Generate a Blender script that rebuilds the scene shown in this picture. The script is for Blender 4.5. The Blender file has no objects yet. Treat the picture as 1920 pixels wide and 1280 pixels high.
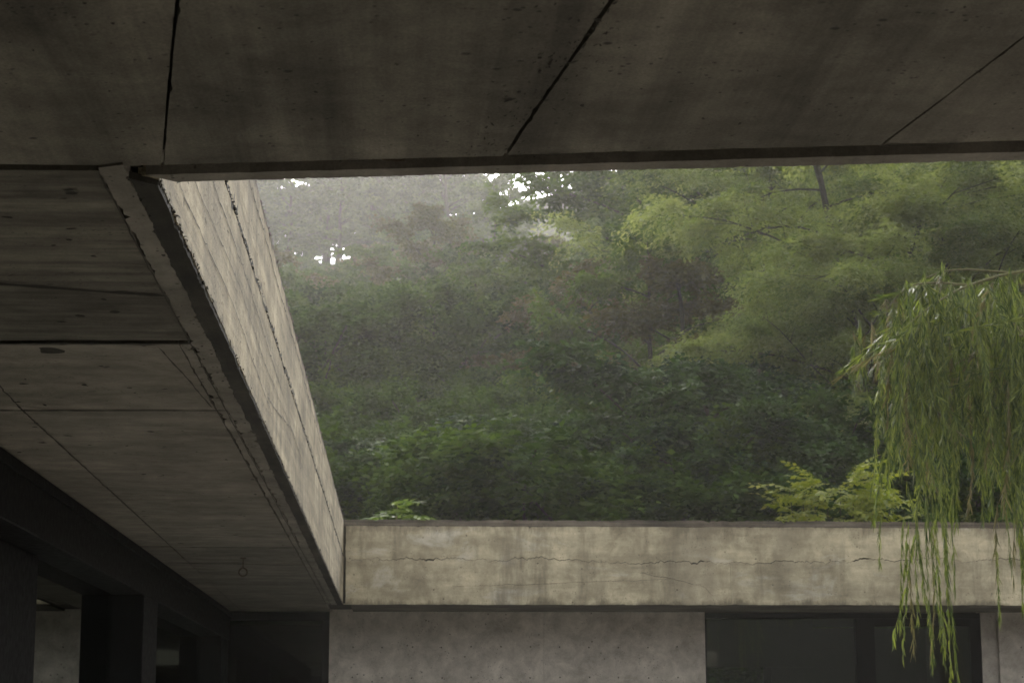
import bpy, bmesh, math, random
import numpy as np
from mathutils import Vector, Matrix

# ------------------------------------------------------------------ camera, sky, sun, exposure
SC = bpy.context.scene
COL = SC.collection
PI = math.pi
EYE = 1.6
YAW, PITCH, ROLL, FPX = 0.0547, 0.1877, -0.0018, 3844.0

def cam_axes():
    cy, sy, cp, sp = math.cos(YAW), math.sin(YAW), math.cos(PITCH), math.sin(PITCH)
    f = Vector((sy*cp, cy*cp, sp)); r = Vector((cy, -sy, 0)); u = r.cross(f)
    c, s = math.cos(ROLL), math.sin(ROLL)
    return c*r + s*u, -s*r + c*u, f
CR, CU, CF = cam_axes()

def at(u, v, Y):
    """point of the place at depth Y (metres) that lies in the direction of photo point (u, v)"""
    d = CF + CR*((u-960)/FPX) - CU*((v-640)/FPX)
    return Vector((0, 0, EYE)) + d*(Y/d.y)

cam = bpy.data.cameras.new('camera'); cam_o = bpy.data.objects.new('camera', cam); COL.objects.link(cam_o)
cam_o.matrix_world = Matrix(((CR.x, CU.x, -CF.x, 0), (CR.y, CU.y, -CF.y, 0), (CR.z, CU.z, -CF.z, EYE), (0, 0, 0, 1)))
cam.sensor_width = 36; cam.lens = FPX/1920*36; cam.clip_start = .05; cam.clip_end = 2000
cam.dof.use_dof = True; cam.dof.focus_distance = 8.5; cam.dof.aperture_fstop = 11
SC.camera = cam_o

SUN_AZ, SUN_EL = math.radians(1), math.radians(24)      # azimuth to the right of the +Y axis
w = bpy.data.worlds.new('World'); SC.world = w; w.use_nodes = True
nt = w.node_tree; nt.nodes.clear()
sky = nt.nodes.new('ShaderNodeTexSky'); sky.sky_type = 'NISHITA'; sky.sun_disc = False
sky.sun_elevation = SUN_EL; sky.sun_rotation = SUN_AZ; sky.dust_density = 4.0; sky.ozone_density = 1.0; sky.air_density = 1.0
hs = nt.nodes.new('ShaderNodeHueSaturation'); hs.inputs['Saturation'].default_value = .10   # overcast: nearly grey
bg = nt.nodes.new('ShaderNodeBackground'); bg.inputs['Strength'].default_value = .15
wo = nt.nodes.new('ShaderNodeOutputWorld')
nt.links.new(sky.outputs[0], hs.inputs['Color']); nt.links.new(hs.outputs[0], bg.inputs['Color']); nt.links.new(bg.outputs[0], wo.inputs[0])
sun = bpy.data.lights.new('sun', 'SUN'); sun.energy = 1.0; sun.angle = math.radians(12); sun.color = (1, .93, .82)
sun_o = bpy.data.objects.new('sun', sun); COL.objects.link(sun_o)
sdir = Vector((math.sin(SUN_AZ)*math.cos(SUN_EL), math.cos(SUN_AZ)*math.cos(SUN_EL), math.sin(SUN_EL)))
sun_o.rotation_euler = sdir.to_track_quat('Z', 'Y').to_euler(); sun_o.location = (0, 30, 60)
SC.view_settings.view_transform = 'Standard'; SC.view_settings.look = 'None'
SC.view_settings.gamma = 1; SC.view_settings.use_curve_mapping = False
SC.view_settings.exposure = 1.5
cy = SC.cycles
cy.max_bounces = 8; cy.diffuse_bounces = 5; cy.glossy_bounces = 4; cy.transmission_bounces = 4; cy.volume_bounces = 1
cy.transparent_max_bounces = 8; cy.use_denoising = True
cy.sample_clamp_indirect = 4.0
HAZE_DENSITY = .00034

# ------------------------------------------------------------------ helpers
def link(o, parent=None):
    COL.objects.link(o)
    if parent is not None:
        o.parent = parent
        o.matrix_parent_inverse = parent_inv(parent)
    return o
def parent_inv(p):
    m = Matrix.Identity(4); q = p
    chain = []
    while q is not None: chain.append(q); q = q.parent
    for q in reversed(chain):
        m = m @ q.matrix_parent_inverse @ Matrix.LocRotScale(q.location, q.rotation_euler, q.scale)
    return m.inverted()
def tag(o, label=None, cat=None, group=None, kind=None):
    if label: o['label'] = label
    if cat: o['category'] = cat
    if group: o['group'] = group
    if kind: o['kind'] = kind
    return o
def thing(name, loc, label=None, cat=None, group=None, kind=None):
    o = bpy.data.objects.new(name, None); o.location = loc; o.empty_display_size = .2
    COL.objects.link(o); return tag(o, label, cat, group, kind)
def meshobj(name, bm, mat, parent=None, smooth=False):
    me = bpy.data.meshes.new(name); bm.to_mesh(me); bm.free()
    if smooth: me.polygons.foreach_set('use_smooth', [True]*len(me.polygons))
    me.materials.append(mat)
    return link(bpy.data.objects.new(name, me), parent)
def npmesh(name, V, F, mat, tint=None):
    """V (n,3), F (m,k) -> mesh datablock"""
    me = bpy.data.meshes.new(name)
    V = np.asarray(V, np.float32); F = np.asarray(F, np.int32); k = F.shape[1]
    me.vertices.add(len(V)); me.vertices.foreach_set('co', V.ravel())
    me.loops.add(F.size); me.loops.foreach_set('vertex_index', F.ravel())
    me.polygons.add(len(F)); me.polygons.foreach_set('loop_start', np.arange(0, F.size, k, dtype=np.int32))
    me.update(calc_edges=True)
    if tint is not None:
        a = me.attributes.new('tint', 'FLOAT', 'POINT'); a.data.foreach_set('value', np.asarray(tint, np.float32))
    me.materials.append(mat)
    return me
def box(bm, x0, x1, y0, y1, z0, z1):
    vs = [bm.verts.new((x, y, z)) for z in (z0, z1) for x, y in ((x0, y0), (x1, y0), (x1, y1), (x0, y1))]
    for f in ((3, 2, 1, 0), (4, 5, 6, 7), (0, 1, 5, 4), (1, 2, 6, 5), (2, 3, 7, 6), (3, 0, 4, 7)):
        bm.faces.new([vs[i] for i in f])
def boxobj(name, mat, parent, *a, bev=0):
    bm = bmesh.new(); box(bm, *a)
    if bev: bmesh.ops.bevel(bm, geom=bm.edges[:], offset=bev, segments=1, affect='EDGES')
    return meshobj(name, bm, mat, parent)
def prism(name, mat, parent, pts, lo, hi, axis='z', bev=0):
    """polygon pts extruded between lo and hi along axis ('z': pts=(x,y); 'x': pts=(y,z); 'y': pts=(x,z))"""
    def P(a, b, c):
        return {'z': (a, b, c), 'x': (c, a, b), 'y': (a, c, b)}[axis]
    bm = bmesh.new()
    A = [bm.verts.new(P(a, b, lo)) for a, b in pts]; B = [bm.verts.new(P(a, b, hi)) for a, b in pts]
    fa = bm.faces.new(A); fb = bm.faces.new(list(reversed(B)))
    n = len(pts)
    for i in range(n):
        bm.faces.new((A[i], B[i], B[(i+1) % n], A[(i+1) % n]))
    bmesh.ops.recalc_face_normals(bm, faces=bm.faces[:])
    bmesh.ops.triangulate(bm, faces=[f for f in bm.faces if len(f.verts) > 4])
    return meshobj(name, bm, mat, parent)
def rough_line(a, b, step, amp, rng, wave=0):
    """points from a up to (not including) b, jittered across the line like a chipped concrete arris"""
    a = Vector(a); b = Vector(b); L = (b-a).length; n = max(1, int(L/step)); t = (b-a)/L; nn = Vector((-t.y, t.x))
    out = []; w_ = 0
    for i in range(n):
        w_ = w_*.75 + rng.gauss(0, 1)*.5
        k = 0 if i == 0 else (w_*amp + (rng.random() < .06)*amp*rng.uniform(1, 3.5) + wave*math.sin(i*step*1.7+.6)*.6 + wave*math.sin(i*step*4.1))
        out.append(tuple(a + t*(L*i/n) + nn*k))
    return out
def rough_poly(cs, step, amp, seed, amps=None):
    rng = random.Random(seed); out = []
    for i in range(len(cs)):
        am = amps[i] if amps else amp
        if am == 0: out.append(tuple(cs[i]))
        else: out += rough_line(cs[i], cs[(i+1) % len(cs)], step, am, rng)
    return out
def shift_line(a, b, d):
    a = Vector(a); b = Vector(b); t = (b-a).normalized(); n = Vector((-t.y, t.x))*d
    return a+n, b+n
def tube(bm, pts, rad, seg=6):
    rings = []
    for i, p in enumerate(pts):
        p = Vector(p)
        t = (Vector(pts[min(i+1, len(pts)-1)]) - Vector(pts[max(i-1, 0)])).normalized()
        a = t.orthogonal().normalized() if i == 0 else (rings_a - t*rings_a.dot(t)).normalized()
        rings_a = a; b = t.cross(a); r = rad[i] if hasattr(rad, '__len__') else rad
        rings.append([bm.verts.new(p + (a*math.cos(2*PI*k/seg) + b*math.sin(2*PI*k/seg))*r) for k in range(seg)])
    for i in range(len(rings)-1):
        for k in range(seg):
            bm.faces.new((rings[i][k], rings[i][(k+1) % seg], rings[i+1][(k+1) % seg], rings[i+1][k]))
    bm.faces.new(list(reversed(rings[0]))); bm.faces.new(rings[-1])

# ------------------------------------------------------------------ materials
class N:
    def __init__(s, name):
        s.m = bpy.data.materials.new(name); s.m.use_nodes = True; s.t = s.m.node_tree; s.t.nodes.clear()
        s.out = s.t.nodes.new('ShaderNodeOutputMaterial'); s.geo = s.t.nodes.new('ShaderNodeNewGeometry')
    def n(s, typ, **kw):
        x = s.t.nodes.new(typ)
        for k, v in kw.items(): setattr(x, k, v)
        return x
    def l(s, a, b): s.t.links.new(a, b)
    def map(s, scale, rotz=0):
        m = s.n('ShaderNodeMapping'); m.inputs['Scale'].default_value = scale; m.inputs['Rotation'].default_value = (0, 0, rotz)
        s.l(s.geo.outputs['Position'], m.inputs['Vector']); return m.outputs[0]
    def noise(s, vec, scale, detail=6, rough=.6, dist=0):
        x = s.n('ShaderNodeTexNoise'); x.inputs['Scale'].default_value = scale; x.inputs['Detail'].default_value = detail
        x.inputs['Roughness'].default_value = rough; x.inputs['Distortion'].default_value = dist
        s.l(vec, x.inputs['Vector']); return x.outputs['Fac']
    def ramp(s, fac, a, b, lo=0., hi=1.):
        x = s.n('ShaderNodeMapRange'); x.inputs['From Min'].default_value = a; x.inputs['From Max'].default_value = b
        x.inputs['To Min'].default_value = lo; x.inputs['To Max'].default_value = hi
        s.l(fac, x.inputs['Value']); return x.outputs[0]
    def math(s, op, a, b):
        x = s.n('ShaderNodeMath', operation=op)
        for i, q in enumerate((a, b)):
            if isinstance(q, (int, float)): x.inputs[i].default_value = q
            else: s.l(q, x.inputs[i])
        return x.outputs[0]
    def mix(s, fac, a, b, mode='MIX'):
        x = s.n('ShaderNodeMix', data_type='RGBA', blend_type=mode)
        for i, q in ((0, fac), (6, a), (7, b)):
            if isinstance(q, tuple): x.inputs[i].default_value = (*q, 1)
            elif isinstance(q, (int, float)): x.inputs[i].default_value = q
            else: s.l(q, x.inputs[i])
        return x.outputs[2]

def concrete(name, a, b, grain=(1, 1, 1), rot=0, streak=(0, 0, 0), streak_amt=0, pits=.5, mould=0., mould_col=(.035, .033, .026),
             pale=0., bump=.4, grain_amt=.5, speck=.3, grain_dark=.0, top_stain=None, bottom_stain=None, object_var=.12):
    s = N(name); pos = s.map((1, 1, 1))
    base = s.mix(s.ramp(s.noise(pos, 1.1, 7, .62, .4), .35, .65), a, b)
    g = s.noise(s.map(grain, rot), 1.0, 8, .66, .25)
    base = s.mix(1, base, s.mix(grain_amt, (1, 1, 1), s.mix(s.ramp(g, .36, .64), (.38, .375, .36), (1.3, 1.29, 1.26))), 'MULTIPLY')
    blot = s.noise(pos, 4.5, 9, .7, .3)
    base = s.mix(1, base, s.mix(s.ramp(blot, .36, .64), (.72, .71, .69), (1.18, 1.18, 1.16)), 'MULTIPLY')
    if grain_dark:      # thin dark lines left by the form boards
        gd = s.noise(s.map(tuple(q*1.9 for q in grain), rot), 1.0, 5, .6, .1)
        base = s.mix(s.ramp(gd, .66, .74, 0, grain_dark), base, (.045, .04, .032))
    if pale:
        p = s.noise(s.map((1.3, 1.3, 3.2)), .9, 6, .65, .5)
        base = s.mix(s.ramp(p, .56, .72, 0, pale), base, (.60, .56, .47))
    if streak_amt:
        st = s.noise(s.map(streak), 1, 6, .7, .15)
        base = s.mix(s.ramp(st, .50, .74, 0, streak_amt), base, (.12, .105, .075))
        st2 = s.noise(s.map(tuple(q*.45+.05 for q in streak)), 1, 5, .6, .2)
        base = s.mix(s.ramp(st2, .52, .7, 0, streak_amt*.55), base, (.20, .175, .13))
    if mould:
        mo = s.noise(pos, 2.2, 10, .78, .8)
        base = s.mix(s.ramp(mo, .60, .70, 0, mould), base, mould_col)
    sep = s.n('ShaderNodeSeparateXYZ'); s.l(s.geo.outputs['Position'], sep.inputs[0])
    for st, sgn in ((top_stain, -1), (bottom_stain, 1)):
        if st:      # weather stain creeping from an edge at height st[0] over st[1] metres
            z0, hgt, amt = st
            d = s.math('MULTIPLY', s.math('SUBTRACT', sep.outputs['Z'], z0), sgn/hgt)
            e = s.math('SUBTRACT', s.ramp(s.noise(s.map((2.2, 2.2, .9)), 1.6, 9, .75, .4), .35, .7, 0, 1.6), d)
            base = s.mix(s.ramp(e, .15, .8, 0, amt), base, mould_col)
    # bug holes
    vo = s.n('ShaderNodeTexVoronoi'); vo.inputs['Scale'].default_value = 9; s.l(s.map((1, 1, 1)), vo.inputs['Vector'])
    gate = s.ramp(s.noise(pos, 3.1, 3, .5), .48, .56)
    hole = s.math('MULTIPLY', s.ramp(vo.outputs['Distance'], .05, .11, pits, 0), gate)
    vo2 = s.n('ShaderNodeTexVoronoi'); vo2.inputs['Scale'].default_value = 31; s.l(s.map((1, 1, 1)), vo2.inputs['Vector'])
    gate2 = s.ramp(s.noise(pos, 5.3, 3, .5), .52, .58)
    hole2 = s.math('MULTIPLY', s.ramp(vo2.outputs['Distance'], .10, .2, pits, 0), gate2)
    hole = s.math('MAXIMUM', hole, hole2)
    base = s.mix(hole, base, (.03, .028, .024))
    sp = s.noise(pos, 130, 3, .7)
    base = s.mix(1, base, s.mix(s.ramp(sp, .3, .7), (1-speck*.5,)*3, (1+speck*.5,)*3), 'MULTIPLY')
    oi = s.n('ShaderNodeObjectInfo')
    base = s.mix(1, base, s.mix(oi.outputs['Random'], (1-object_var,)*3, (1+object_var, 1+object_var*.9, 1+object_var*.8)), 'MULTIPLY')
    P = s.n('ShaderNodeBsdfPrincipled'); P.inputs['Roughness'].default_value = .88; P.inputs['Specular IOR Level'].default_value = .25
    s.l(base, P.inputs['Base Color'])
    h = s.math('ADD', s.math('MULTIPLY', g, .7), s.math('MULTIPLY', blot, .5))
    h = s.math('ADD', h, s.math('MULTIPLY', s.noise(pos, 45, 6, .75), .35))
    h = s.math('SUBTRACT', h, s.math('MULTIPLY', hole, 1.5))
    bp = s.n('ShaderNodeBump'); bp.inputs['Strength'].default_value = bump; bp.inputs['Distance'].default_value = .012
    s.l(h, bp.inputs['Height']); s.l(bp.outputs[0], P.inputs['Normal']); s.l(P.outputs[0], s.out.inputs[0])
    return s.m
def plain(name, col, rough=.6, var=.2, scale=8, metal=0, bump=.1, spec=.15):
    s = N(name); pos = s.map((1, 1, 1)); nz = s.noise(pos, scale, 6, .65)
    P = s.n('ShaderNodeBsdfPrincipled'); P.inputs['Metallic'].default_value = metal; P.inputs['Specular IOR Level'].default_value = spec
    s.l(s.mix(s.ramp(nz, .3, .7), tuple(c*(1-var) for c in col), tuple(c*(1+var) for c in col)), P.inputs['Base Color'])
    s.l(s.ramp(nz, .3, .7, rough-.1, rough+.1), P.inputs['Roughness'])
    bp = s.n('ShaderNodeBump'); bp.inputs['Strength'].default_value = bump; bp.inputs['Distance'].default_value = .01
    s.l(nz, bp.inputs['Height']); s.l(bp.outputs[0], P.inputs['Normal']); s.l(P.outputs[0], s.out.inputs[0])
    return s.m
def leafmat(name, dark, light, trans=.35, rough=.5, spec=.4, var=.3):
    s = N(name)
    at_ = s.n('ShaderNodeAttribute', attribute_name='tint'); oi = s.n('ShaderNodeObjectInfo')
    c = s.mix(at_.outputs['Fac'], dark, light)
    c = s.mix(1, c, s.mix(oi.outputs['Random'], (1-var, 1-var*.8, 1-var), (1+var, 1+var*.7, 1+var*.3)), 'MULTIPLY')
    P = s.n('ShaderNodeBsdfPrincipled'); P.inputs['Roughness'].default_value = rough; P.inputs['Specular IOR Level'].default_value = spec
    s.l(c, P.inputs['Base Color'])
    T = s.n('ShaderNodeBsdfTranslucent'); s.l(s.mix(1, c, (1.25, 1.35, .6), 'MULTIPLY'), T.inputs['Color'])
    mx = s.n('ShaderNodeMixShader'); mx.inputs[0].default_value = trans
    s.l(P.outputs[0], mx.inputs[1]); s.l(T.outputs[0], mx.inputs[2]); s.l(mx.outputs[0], s.out.inputs[0])
    return s.m

M = {}
SOFF_A, SOFF_B = (.30, .265, .215), (.235, .21, .17)
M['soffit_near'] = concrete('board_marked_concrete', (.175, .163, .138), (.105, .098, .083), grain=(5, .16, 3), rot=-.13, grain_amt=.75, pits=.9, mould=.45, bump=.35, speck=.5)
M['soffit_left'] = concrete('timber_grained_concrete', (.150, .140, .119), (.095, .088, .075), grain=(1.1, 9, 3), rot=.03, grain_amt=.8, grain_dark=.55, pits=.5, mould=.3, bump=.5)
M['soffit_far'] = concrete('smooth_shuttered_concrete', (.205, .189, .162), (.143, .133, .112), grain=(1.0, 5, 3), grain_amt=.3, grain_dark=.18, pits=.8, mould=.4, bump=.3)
M['bar'] = concrete('rough_edge_concrete', (.22, .205, .18), (.15, .14, .12), grain=(5, .8, 3), grain_amt=.4, pits=1, mould=.5, bump=.7)
M['mould'] = concrete('moss_and_shade_black_concrete', (.012, .012, .009), (.055, .050, .040), grain=(14, 1.6, 3), grain_amt=.9, pits=.5, mould=.7, mould_col=(.012, .014, .008), bump=.4)  # black of moss, and the painted recess shade of the drip edge
M['crackfill'] = plain('dirt_and_shade_crack_fill', (.055, .05, .042), .95, .5, 18)  # dirt in cracks, plus painted depth shade of the soffit joints
M['joint'] = plain('dark_joint', (.03, .027, .022), .95)
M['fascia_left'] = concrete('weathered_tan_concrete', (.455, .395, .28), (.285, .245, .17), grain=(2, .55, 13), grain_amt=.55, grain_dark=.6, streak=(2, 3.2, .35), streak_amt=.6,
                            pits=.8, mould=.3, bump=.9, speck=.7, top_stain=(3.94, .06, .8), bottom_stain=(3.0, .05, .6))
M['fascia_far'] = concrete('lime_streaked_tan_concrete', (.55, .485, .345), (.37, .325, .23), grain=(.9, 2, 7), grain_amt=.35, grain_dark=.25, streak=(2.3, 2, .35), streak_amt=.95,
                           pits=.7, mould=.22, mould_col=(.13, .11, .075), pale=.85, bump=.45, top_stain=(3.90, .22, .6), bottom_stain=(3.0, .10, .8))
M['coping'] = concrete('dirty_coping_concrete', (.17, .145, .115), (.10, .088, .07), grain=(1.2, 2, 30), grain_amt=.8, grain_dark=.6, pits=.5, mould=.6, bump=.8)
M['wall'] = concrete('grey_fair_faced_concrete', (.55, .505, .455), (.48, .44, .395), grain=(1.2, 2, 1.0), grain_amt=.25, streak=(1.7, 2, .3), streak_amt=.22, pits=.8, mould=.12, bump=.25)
M['hole'] = plain('tie_hole_mortar', (.10, .09, .08), .95)
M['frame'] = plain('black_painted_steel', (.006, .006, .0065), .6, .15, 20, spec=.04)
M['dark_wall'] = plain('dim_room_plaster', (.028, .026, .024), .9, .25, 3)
M['cladding'] = plain('dark_cladding', (.03, .03, .028), .8, .2, 5)
M['rust'] = plain('rusty_steel', (.10, .075, .055), .8, .4, 60)
M['ground'] = concrete('pale_paving_concrete', (.37, .345, .31), (.30, .28, .25), grain=(1, 1, 1), grain_amt=.3, pits=.3, mould=.2)
M['earth'] = plain('leaf_litter_earth', (.05, .045, .028), .95, .4, 1.2, bump=.5)
M['hill'] = plain('wooded_ridge', (.035, .045, .022), .95, .4, .6, bump=.6)
M['bark'] = plain('dark_bark', (.045, .042, .028), .9, .35, 9, bump=.6)
M['stem'] = plain('green_brown_twig', (.13, .125, .055), .7, .3, 30)
s_ = N('window_glass'); gl = s_.n('ShaderNodeBsdfGlossy'); gl.inputs['Roughness'].default_value = .012; gl.inputs['Color'].default_value = (.9, .95, .92, 1)
tr = s_.n('ShaderNodeBsdfTransparent'); tr.inputs['Color'].default_value = (.80, .86, .82, 1)
fr = s_.n('ShaderNodeFresnel'); fr.inputs['IOR'].default_value = 1.55
mx = s_.n('ShaderNodeMixShader'); s_.l(fr.outputs[0], mx.inputs[0]); s_.l(tr.outputs[0], mx.inputs[1]); s_.l(gl.outputs[0], mx.inputs[2]); s_.l(mx.outputs[0], s_.out.inputs[0])
M['glass'] = s_.m

# ------------------------------------------------------------------ the concrete roof ring
ZS, ZT, ZJ = 3.0, 3.937, 3.53           # soffit, top of fascia, pour joint
XF, XG, XGL = -.633, -2.003, -2.25      # left fascia, face of the header, plane of its glass
YF, YW = 23.19, 24.65                   # far fascia, far wall

# near canopy: its edge runs askew to the courtyard
def edge(x, off=0):                     # y of the canopy edge at x, off metres inwards
    return 5.209 - (x+.632)*.1463 - off
near = thing('roof_slab', (0, 0, ZS), 'dark near concrete ceiling slab overhead, with long form joints and a drip groove along its ragged edge', 'concrete slab')
seamL = [(-6.0, 4.90), (-1.015, 5.057), (-.745, 5.035)]
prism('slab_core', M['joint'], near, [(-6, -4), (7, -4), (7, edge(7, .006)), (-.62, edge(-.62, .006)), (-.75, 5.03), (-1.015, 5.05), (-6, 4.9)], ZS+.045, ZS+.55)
G0, G1 = .185, .075                     # groove between these two distances from the edge
jd = (-.137, 1.0)                       # direction of the joints
def jx(x_edge, y): return x_edge + (edge(x_edge, G0)-y)*.137*1.0
joints = [-6.4, -3.3, -2.35, -1.48, -.605, .252, 1.165, 2.05, 2.95, 3.85, 4.75, 5.65]
gap = [.007, .006, .005, .006, .008, .011, .006, .006, .006, .006, .006, .006]
for i in range(len(joints)-1):
    xa, xb = joints[i]+gap[i]/2, joints[i+1]-gap[i+1]/2
    def top(x): return edge(x, G0) if x >= -.70 else (5.035 if x > -.76 else 5.057+(x+1.015)*.03)-.008
    ya, yb = top(xa), top(xb)
    ys = -4
    pts = [(xa + (ya-ys)*.137, ys), (xb + (yb-ys)*.137, ys), (xb, yb)]
    if xa < -.7 < xb: pts += [(-.70, edge(-.70, G0)), (-.745, 5.03)]
    pts += [(xa, ya)]
    am = [0, .0012, .0014] + ([0, .0012] if len(pts) == 6 else []) + [.0016 if i < 6 else .001]
    rp = rough_poly(pts, .03, 0, 10+i, am)
    dz = random.Random(i).uniform(-.003, .003)
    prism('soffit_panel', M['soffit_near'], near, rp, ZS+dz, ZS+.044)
# lip outside the groove, ragged
rng = random.Random(5)
lip = rough_line((-.66, edge(-.66, G1)), (7, edge(7, G1)), .03, .0014, rng) + rough_line((7, edge(7)), (-.60, edge(-.60)), .010, .0030, rng)
lp = prism('edge_lip', M['bar'], near, lip, ZS+.004, ZS+.32)
bm = bmesh.new()   # recess of the groove
for a_, b_ in ((-.70, 7.0),):
    v = [bm.verts.new(p) for p in ((a_, edge(a_, G0+.01), ZS+.036), (b_, edge(b_, G0+.01), ZS+.036), (b_, edge(b_, G1-.01), ZS+.036), (a_, edge(a_, G1-.01), ZS+.036))]
    bm.faces.new(v)
meshobj('drip_groove', bm, M['bar'], near)
# tie wire stub left in the groove
bm = bmesh.new(); c0 = at(735, 301, 4.95); wire = [(c0.x+.03*math.cos(t)*(1 if t < 3 else .8), edge(c0.x, .13)+.012*math.sin(t), ZS+.012+.006*t/6) for t in np.linspace(0, 5.6, 12)]
tube(bm, wire, .0022, 5); meshobj('tie_wire', bm, M['rust'], near)

# left wing
left = thing('roof_slab', (-3, 14, ZS), 'concrete roof slab on the left, panelled soffit and pale weathered inner face along the courtyard', 'concrete slab')
prism('slab_core', M['joint'], left, [(-9, 4.95), (-1.02, 5.075), (-.70, 5.06), (XF-.02, 5.22), (XF-.02, YF+.3), (-9, YF+.3)], ZS+.03, ZT-.02)
rows = [(5.085, 5.075, 'soffit_left'), (6.395, 6.60, 'soffit_left'), (7.475, 7.443, 'soffit_far'), (9.075, 9.035, None)]
xr, xl = -.772, -3.4
def yrow(k, x):
    y0, y1, _ = rows[k]; return y0 + (y1-y0)*(x+1.3)/(.5)
for k in range(3):
    g = .006 if k == 2 else .010
    xrr = xr if k < 2 else -.818
    pts = [(xl, yrow(k, -1.6)+g), (-1.55, yrow(k, -1.55)+g), (xrr, yrow(k, xrr)+g), (xrr, yrow(k+1, xrr)-g), (-1.55, yrow(k+1, -1.55)-g), (xl, yrow(k+1, -1.6)-g)]
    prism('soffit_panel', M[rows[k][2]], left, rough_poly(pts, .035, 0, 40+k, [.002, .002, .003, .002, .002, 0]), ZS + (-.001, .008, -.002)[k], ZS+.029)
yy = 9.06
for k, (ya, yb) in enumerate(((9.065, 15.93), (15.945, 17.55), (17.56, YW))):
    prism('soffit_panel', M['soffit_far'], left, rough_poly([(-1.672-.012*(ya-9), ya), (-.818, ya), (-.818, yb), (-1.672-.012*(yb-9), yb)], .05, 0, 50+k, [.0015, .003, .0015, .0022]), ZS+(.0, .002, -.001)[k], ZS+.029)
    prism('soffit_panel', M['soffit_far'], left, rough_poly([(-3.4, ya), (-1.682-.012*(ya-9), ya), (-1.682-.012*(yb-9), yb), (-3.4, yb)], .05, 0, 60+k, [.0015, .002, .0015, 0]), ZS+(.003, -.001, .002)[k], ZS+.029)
prism('edge_strip', M['bar'], left, rough_poly([(-.765, 5.03), (-.700, 5.00), (-.700, 23.15), (-.758, 23.15)], .025, 0, 70, [.001, .0045, 0, .0045]), ZS-.008, ZS+.04)
prism('edge_strip', M['bar'], left, rough_poly([(-.812, 7.46), (-.770, 7.46), (-.765, 23.15), (-.812, 23.15)], .03, 0, 71, [.001, .004, 0, .004]), ZS-.002, ZS+.04)
prism('mossy_shade_drip_edge', M['mould'], left, rough_poly([(-.702, 5.13), (XF-.003, 5.20), (XF-.003, 23.19), (-.702, 23.19)], .03, 0, 72, [0, .002, 0, .003]), ZS-.007, ZS+.012)  # recess shade painted as a near-black strip, along with moss
# fascia lifts (facing +x)
f1 = rough_poly([(5.16, ZS+.008), (YF, ZS+.008), (YF, ZJ-.008), (5.16, ZJ-.008)], .02, 0, 80, [.0035, 0, .0035, 0])
prism('fascia_panel', M['fascia_left'], left, f1, XF-.05, XF, 'x')
f2 = rough_poly([(5.16, ZJ+.011), (YF, ZJ+.011), (YF, ZT), (5.16, ZT)], .02, 0, 81, [.004, 0, .004, 0])
prism('fascia_panel', M['fascia_left'], left, f2, XF-.05, XF-.004, 'x')
# roof gravel crumbs and moss tufts along arrises
def crumbs(name, mat, parent, n, fn, seed, size=(.003, .009)):
    rg = np.random.RandomState(seed); V = []; F = []
    for i in range(n):
        c = np.array(fn(rg)); sz = rg.uniform(*size); k = len(V)
        pts = rg.normal(size=(4, 3)); pts /= np.linalg.norm(pts, axis=1)[:, None]
        V += list(c + pts*sz); F += [(k, k+1, k+2), (k, k+2, k+3), (k, k+3, k+1), (k+1, k+3, k+2)]
    o = bpy.data.objects.new(name, npmesh(name, V, F, mat)); link(o, parent); o['kind'] = 'stuff'; return o
def ypow(rg): return 5.2 + 18*rg.rand()**1.8
crumbs('moss_tufts', M['mould'], left, 900, lambda rg: (XF-.004+rg.normal()*.003, ypow(rg), ZS+.004+abs(rg.normal())*.006), 1)
crumbs('moss_tufts', M['mould'], left, 900, lambda rg: (XF-.001+rg.normal()*.002, ypow(rg), ZJ+.002+rg.normal()*.005), 2, (.003, .010))
crumbs('moss_tufts', M['coping'], left, 700, lambda rg: (XF-.006+rg.normal()*.003, ypow(rg)+2, ZT+rg.normal()*.004), 3, (.004, .012))

# far wing
M['core_far'] = M['crackfill']
far = thing('roof_slab', (5, YF+.7, ZS), 'far concrete roof slab with a long tan lime-streaked front edge, cracked along its middle', 'concrete slab')
prism('slab_core', M['core_far'], far, [(-9, YF+.02), (16, YF+.02), (16, 28.75), (-9, 28.75)], ZS+.03, ZT-.03)
rng = random.Random(77)
jl = []; z = 0; x = XF
while x < 16:       # the wandering crack between the two pours
    z = z*.93 + rng.gauss(0, .012) - (.0015 if rng.random() < .5 else 0)
    jl.append((x, ZJ-.035+z*.8+.012*math.sin(x*1.1)+rng.gauss(0, .003))); x += .022
def seg(x0, x1): return [p for p in jl if x0 <= p[0] <= x1]
lowcuts = [XF, 3.75, 8.6, 16]
for i in range(3):
    x0, x1 = lowcuts[i]+.0015, lowcuts[i+1]-.0015
    top_ = [(px_, pz_-.0045*(.25+1.1*abs(math.sin(px_*2.3+1))**2)-.012*(math.sin(px_*5.1)*math.sin(px_*1.3+.7) > .86)) for px_, pz_ in seg(x0, x1)]
    bot = rough_line((x0, ZS), (x1, ZS), .03, .0022, rng)+[(x1, ZS)]
    prism('fascia_panel', M['fascia_far'], far, bot + [(x1, top_[-1][1])] + list(reversed(top_)) + [(x0, top_[0][1])], YF, YF+.05, 'y')
upcuts = [XF, 3.78, 8.6, 16]
for i in range(3):
    x0, x1 = upcuts[i]+.0004, upcuts[i+1]-.0004
    bot = [(px_, pz_+.003) for px_, pz_ in seg(x0, x1)]
    bot = [(x0, bot[0][1])] + bot + [(x1, bot[-1][1])]
    prism('fascia_panel', M['fascia_far'], far, bot + rough_line((x1, ZT-.058), (x0, ZT-.058), .03, .002, rng) + [(x0, ZT-.058)], YF+.003, YF+.05, 'y')
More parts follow.
